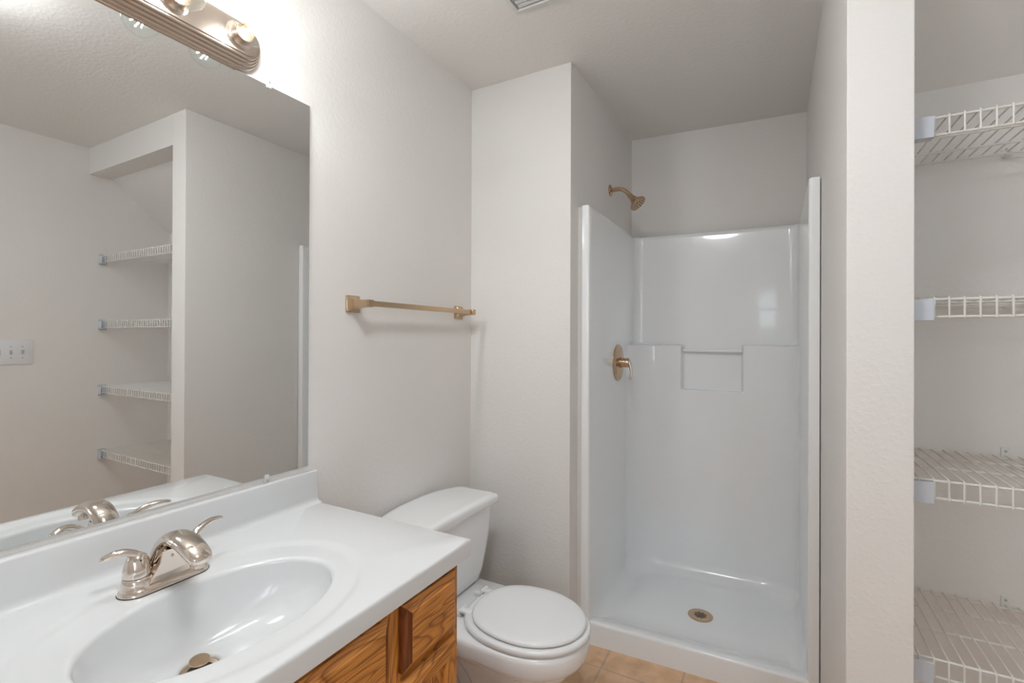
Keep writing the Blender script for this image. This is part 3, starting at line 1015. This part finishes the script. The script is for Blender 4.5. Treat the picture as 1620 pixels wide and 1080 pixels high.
# floor drain with perforated strainer
DCX, DCY, DCZ = 0.9405, 2.297, 0.0503
bm = B(); lathe(bm, [(0.053, 0), (0.053, 0.0018), (0.050, 0.0034), (0.034, 0.0026), (0.0, 0.0022)], (DCX, DCY, DCZ), n=48)
fd = obj('floor_drain', bm, BRONZE, sh, 40, 'round bronze-toned floor drain strainer')
bm = B()
g = 0.0098
for i in range(-4, 5):
    for j in range(-4, 5):
        if (i + j) % 2 == 0 and i * i + j * j <= 11:
            x, y = DCX + i * g * 0.72, DCY + j * g * 0.72
            lathe(bm, [(0.0042, 0), (0.0042, 0.0004), (0, 0.0004)], (x, y, DCZ + 0.0026), n=8)
obj('strainer_holes', bm, DARK, fd)

# ------------------------------------------------------------------ shower head and valve
HX = XS + 0.0092
hd = thing('shower_sprayer', 'bronze-toned shower head on a bent arm high in the alcove', 'shower head', (HX, 2.372, 2.044))
HY = 2.372
bm = B(); lathe(bm, [(0.030, 0), (0.030, 0.002), (0.026, 0.006), (0.016, 0.010), (0.0115, 0.012)], (HX, HY, 2.0435), (1, 0, 0), 32)
obj('arm_flange', bm, BRONZE, hd)
bm = B()
ap = spline([(HX + 0.002, HY, 2.0435), (HX + 0.030, HY, 2.0450), (HX + 0.058, HY, 2.0420), (HX + 0.082, HY, 2.0260), (HX + 0.102, HY, 2.0040)], 7)
tube(bm, ap, 0.0105, 16)
obj('arm', bm, BRONZE, hd, 60)
ax = Vector((0.66, -0.06, -0.75)).normalized()
o_ = Vector((HX + 0.098, HY, 2.0085))
bm = B()
lathe(bm, [(0.0125, 0), (0.0135, 0.002), (0.0135, 0.012), (0.012, 0.0135), (0.012, 0.0155), (0.0135, 0.0165), (0.0150, 0.022), (0.0175, 0.032), (0.0235, 0.044), (0.0330, 0.054), (0.0405, 0.061), (0.0425, 0.0655), (0.0425, 0.0700), (0.0405, 0.0720), (0.0, 0.0715)], o_, ax, 40)
h_ = obj('spray_head', bm, BRONZE, hd, 40)
d_, u_, v_ = frame(ax)
bm = B()
for rr_, n_ in ((0.012, 6), (0.023, 10), (0.034, 15)):
    for k in range(n_):
        a = 2 * PI * k / n_
        lathe(bm, [(0.0034, 0), (0.0030, 0.0014), (0, 0.0016)], o_ + d_ * 0.0712 + (u_ * math.cos(a) + v_ * math.sin(a)) * rr_, d_, 8)
obj('nozzles', bm, DARK, h_)

VX, VY, VZ = SXL, 2.372, 1.171
va = thing('shower_valve', 'bronze-toned round shower valve with lever on the left stall wall', 'shower valve', (VX, VY, VZ))
bm = B(); lathe(bm, [(0.0915, 0.0002), (0.0915, 0.003), (0.088, 0.0065), (0.070, 0.0105), (0.040, 0.0135), (0.030, 0.0150)], (VX, VY, VZ), (1, 0, 0), 56)
obj('escutcheon', bm, BRONZE, va, 40)
bm = B(); lathe(bm, [(0.026, 0.012), (0.026, 0.022), (0.0235, 0.0235), (0.0235, 0.050), (0.0215, 0.056), (0.014, 0.060), (0, 0.061)], (VX, VY, VZ), (1, 0, 0), 36)
hb = obj('handle_hub', bm, BRONZE, va, 40)
bm = B()
lp = spline([(VX + 0.040, VY, VZ + 0.016, 0.0150, 0.012), (VX + 0.056, VY - 0.001, VZ + 0.004, 0.0145, 0.0105), (VX + 0.066, VY - 0.003, VZ - 0.024, 0.0115, 0.0075), (VX + 0.069, VY - 0.005, VZ - 0.055, 0.0105, 0.0055), (VX + 0.067, VY - 0.006, VZ - 0.078, 0.0105, 0.0050), (VX + 0.066, VY - 0.006, VZ - 0.082, 0.006, 0.0025)], 6)
sweep(bm, [q[:3] for q in lp], [q[3] for q in lp], [q[4] for q in lp], (0, 1, 0), 20)
obj('lever', bm, NICKEL, hb, 60)

# ------------------------------------------------------------------ closet wire shelves
Y0s, Y1s = 1.385, 1.752
decks = [1.796, 1.391, 0.987, 0.590]
lab = ['topmost white wire shelf in the closet, just under its sloped ceiling', 'second white wire shelf from the top of the closet',
       'third white wire shelf from the top of the closet', 'lowest white wire shelf in the closet']
s0 = thing('wire_shelf', lab[0], 'shelf', ((XJ + X3) / 2, 1.57, decks[0]), 'wire shelves in the closet')
zd = decks[0]
bm = B()
xs = []
x = 1.5397 - 0.0256
while x < X3 - 0.012:
    xs.append(x); x += 0.0256
for x in xs:
    tube(bm, [(x, Y1s, zd - 0.0015), (x, Y0s + 0.004, zd - 0.0015), (x, Y0s + 0.0008, zd - 0.0026), (x, Y0s, zd - 0.006), (x, Y0s, zd - 0.0465)], 0.0020, 6)
obj('deck_wires', bm, WIREW, s0, 60)
for (y, z) in ((Y0s + 0.0045, zd - 0.0058), (Y0s + 0.0045, zd - 0.0445), (1.526, zd - 0.0058), (1.648, zd - 0.0058), (1.740, zd - 0.0058)):
    bm = B(); tube(bm, [(XJ + 0.004, y, z), (X3 - 0.004, y, z)], 0.0031, 8); obj('rail', bm, WIREW, s0, 60)
for s, xw in ((1, XJ), (-1, X3)):
    bm = B()
    box(bm, min(xw + s * 0.0003, xw + s * 0.0036), max(xw + s * 0.0003, xw + s * 0.0036), Y0s - 0.014, Y0s + 0.030, zd - 0.060, zd + 0.004, 0.001, 1)
    box(bm, min(xw + s * 0.003, xw + s * 0.044), max(xw + s * 0.003, xw + s * 0.044), Y0s - 0.0145, Y0s - 0.0115, zd - 0.0535, zd - 0.006, 0.0008, 1)
    box(bm, min(xw + s * 0.003, xw + s * 0.044), max(xw + s * 0.003, xw + s * 0.044), Y0s - 0.012, Y0s + 0.012, zd - 0.0535, zd - 0.0500, 0.0008, 1)
    eb = obj('end_bracket', bm, PLAST, s0, 0, 'bluish white plastic end bracket')
    bm = B(); lathe(bm, [(0.003, 0), (0.003, 0.001), (0, 0.0014)], (xw + s * 0.0036, Y0s + 0.004, zd + 0.0005), (s, 0, 0), 10); obj('bracket_screw', bm, CHROME, eb)
for x in (1.772, 2.17):
    bm = B()
    box(bm, x - 0.009, x + 0.009, YCB - 0.004, YCB - 0.0003, zd - 0.010, zd + 0.020, 0.001, 1)
    box(bm, x - 0.007, x + 0.007, YCB - 0.028, YCB - 0.003, zd - 0.0125, zd - 0.0092, 0.0008, 1)
    wc = obj('wall_clip', bm, WIREW, s0, 0)
    bm = B(); lathe(bm, [(0.0032, 0), (0.0032, 0.001), (0.002, 0.0018), (0, 0.0018)], (x, YCB - 0.004, zd + 0.010), (0, -1, 0), 12); obj('clip_screw', bm, CHROME, wc)
for z, lb in zip(decks[1:], lab[1:]):
    c = copy_tree(s0)
    c.location.z = z
    c['label'] = lb

# ------------------------------------------------------------------ light switch on the right wall (seen in the mirror)
sw = thing('light_switch', 'white wall plate with toggle switches beside the closet, seen in the mirror', 'light switch', (X3, 0.993, 1.203))
SZ0, SZ1 = 1.135, 1.2705
bm = B(); box(bm, X3 - 0.006, X3 - 0.0002, 0.911, 1.0755, SZ0, SZ1, 0.003, 2); obj('wall_plate', bm, SWITCHP, sw, 40)
for i, y in enumerate((1.031, 0.985, 0.939)):
    bm = B(); box(bm, X3 - 0.0066, X3 - 0.0055, y - 0.006, y + 0.006, 1.190, 1.2155); box(bm, X3 - 0.0160, X3 - 0.006, y - 0.0045, y + 0.0045, 1.195 if i else 1.203, 1.203 if i else 1.211, 0.001, 1)
    obj('toggle', bm, mat('toggle_grey_%d' % i, (0.55, 0.55, 0.55), 0.4), sw, 0)
    for z in (1.172, 1.233):
        bm = B(); lathe(bm, [(0.0035, 0), (0.003, 0.001), (0, 0.0012)], (X3 - 0.006, y, z), (-1, 0, 0), 10); obj('plate_screw', bm, CHROME, sw)

# ------------------------------------------------------------------ exhaust vent on the ceiling
ev = thing('exhaust_vent', 'square off-white exhaust fan grille on the ceiling', 'vent', (0.56, 1.35, H))
VX0, VX1, VY0, VY1 = 0.429, 0.70, 1.205, 1.478
def vr_(ins, z):
    return [(VX0 + ins, VY0 + ins, z), (VX1 - ins, VY0 + ins, z), (VX1 - ins, VY1 - ins, z), (VX0 + ins, VY1 - ins, z)]
bm = B(); loft(bm, [vr_(0, H - 0.0003), vr_(0.001, H - 0.010), vr_(0.004, H - 0.013), vr_(0.018, H - 0.015), vr_(0.020, H - 0.011), vr_(0.021, H - 0.004)], True, True)
obj('grille_frame', bm, VENTW, ev, 0)
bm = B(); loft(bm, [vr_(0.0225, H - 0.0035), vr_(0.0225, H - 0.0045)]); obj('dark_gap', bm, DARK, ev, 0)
bm = B()
n = 11
w_ = (VY1 - VY0 - 0.052) / n
for i in range(n):
    y = VY0 + 0.026 + w_ * i
    box(bm, VX0 + 0.028, VX1 - 0.028, y + 0.002, y + w_ - 0.004, H - 0.0135, H - 0.0048)
obj('slats', bm, VENTW, ev, 0)

# ------------------------------------------------------------------ ceiling dome out of view, added for fill light
cl = thing('ceiling_light', 'round flush ceiling light over the middle of the room', 'light fixture', (0.98, 0.40, H))
bm = B(); lathe(bm, [(0.17, 0.0003), (0.17, 0.02), (0.16, 0.028)], (0.98, 0.40, H), (0, 0, -1), 40); obj('light_pan', bm, NICKELB, cl)
bm = B(); lathe(bm, [(0.158, 0.028), (0.150, 0.05), (0.120, 0.075), (0.07, 0.092), (0, 0.098)], (0.98, 0.40, H), (0, 0, -1), 40); obj('glass_dome', bm, FILLGLOW, cl, 60)
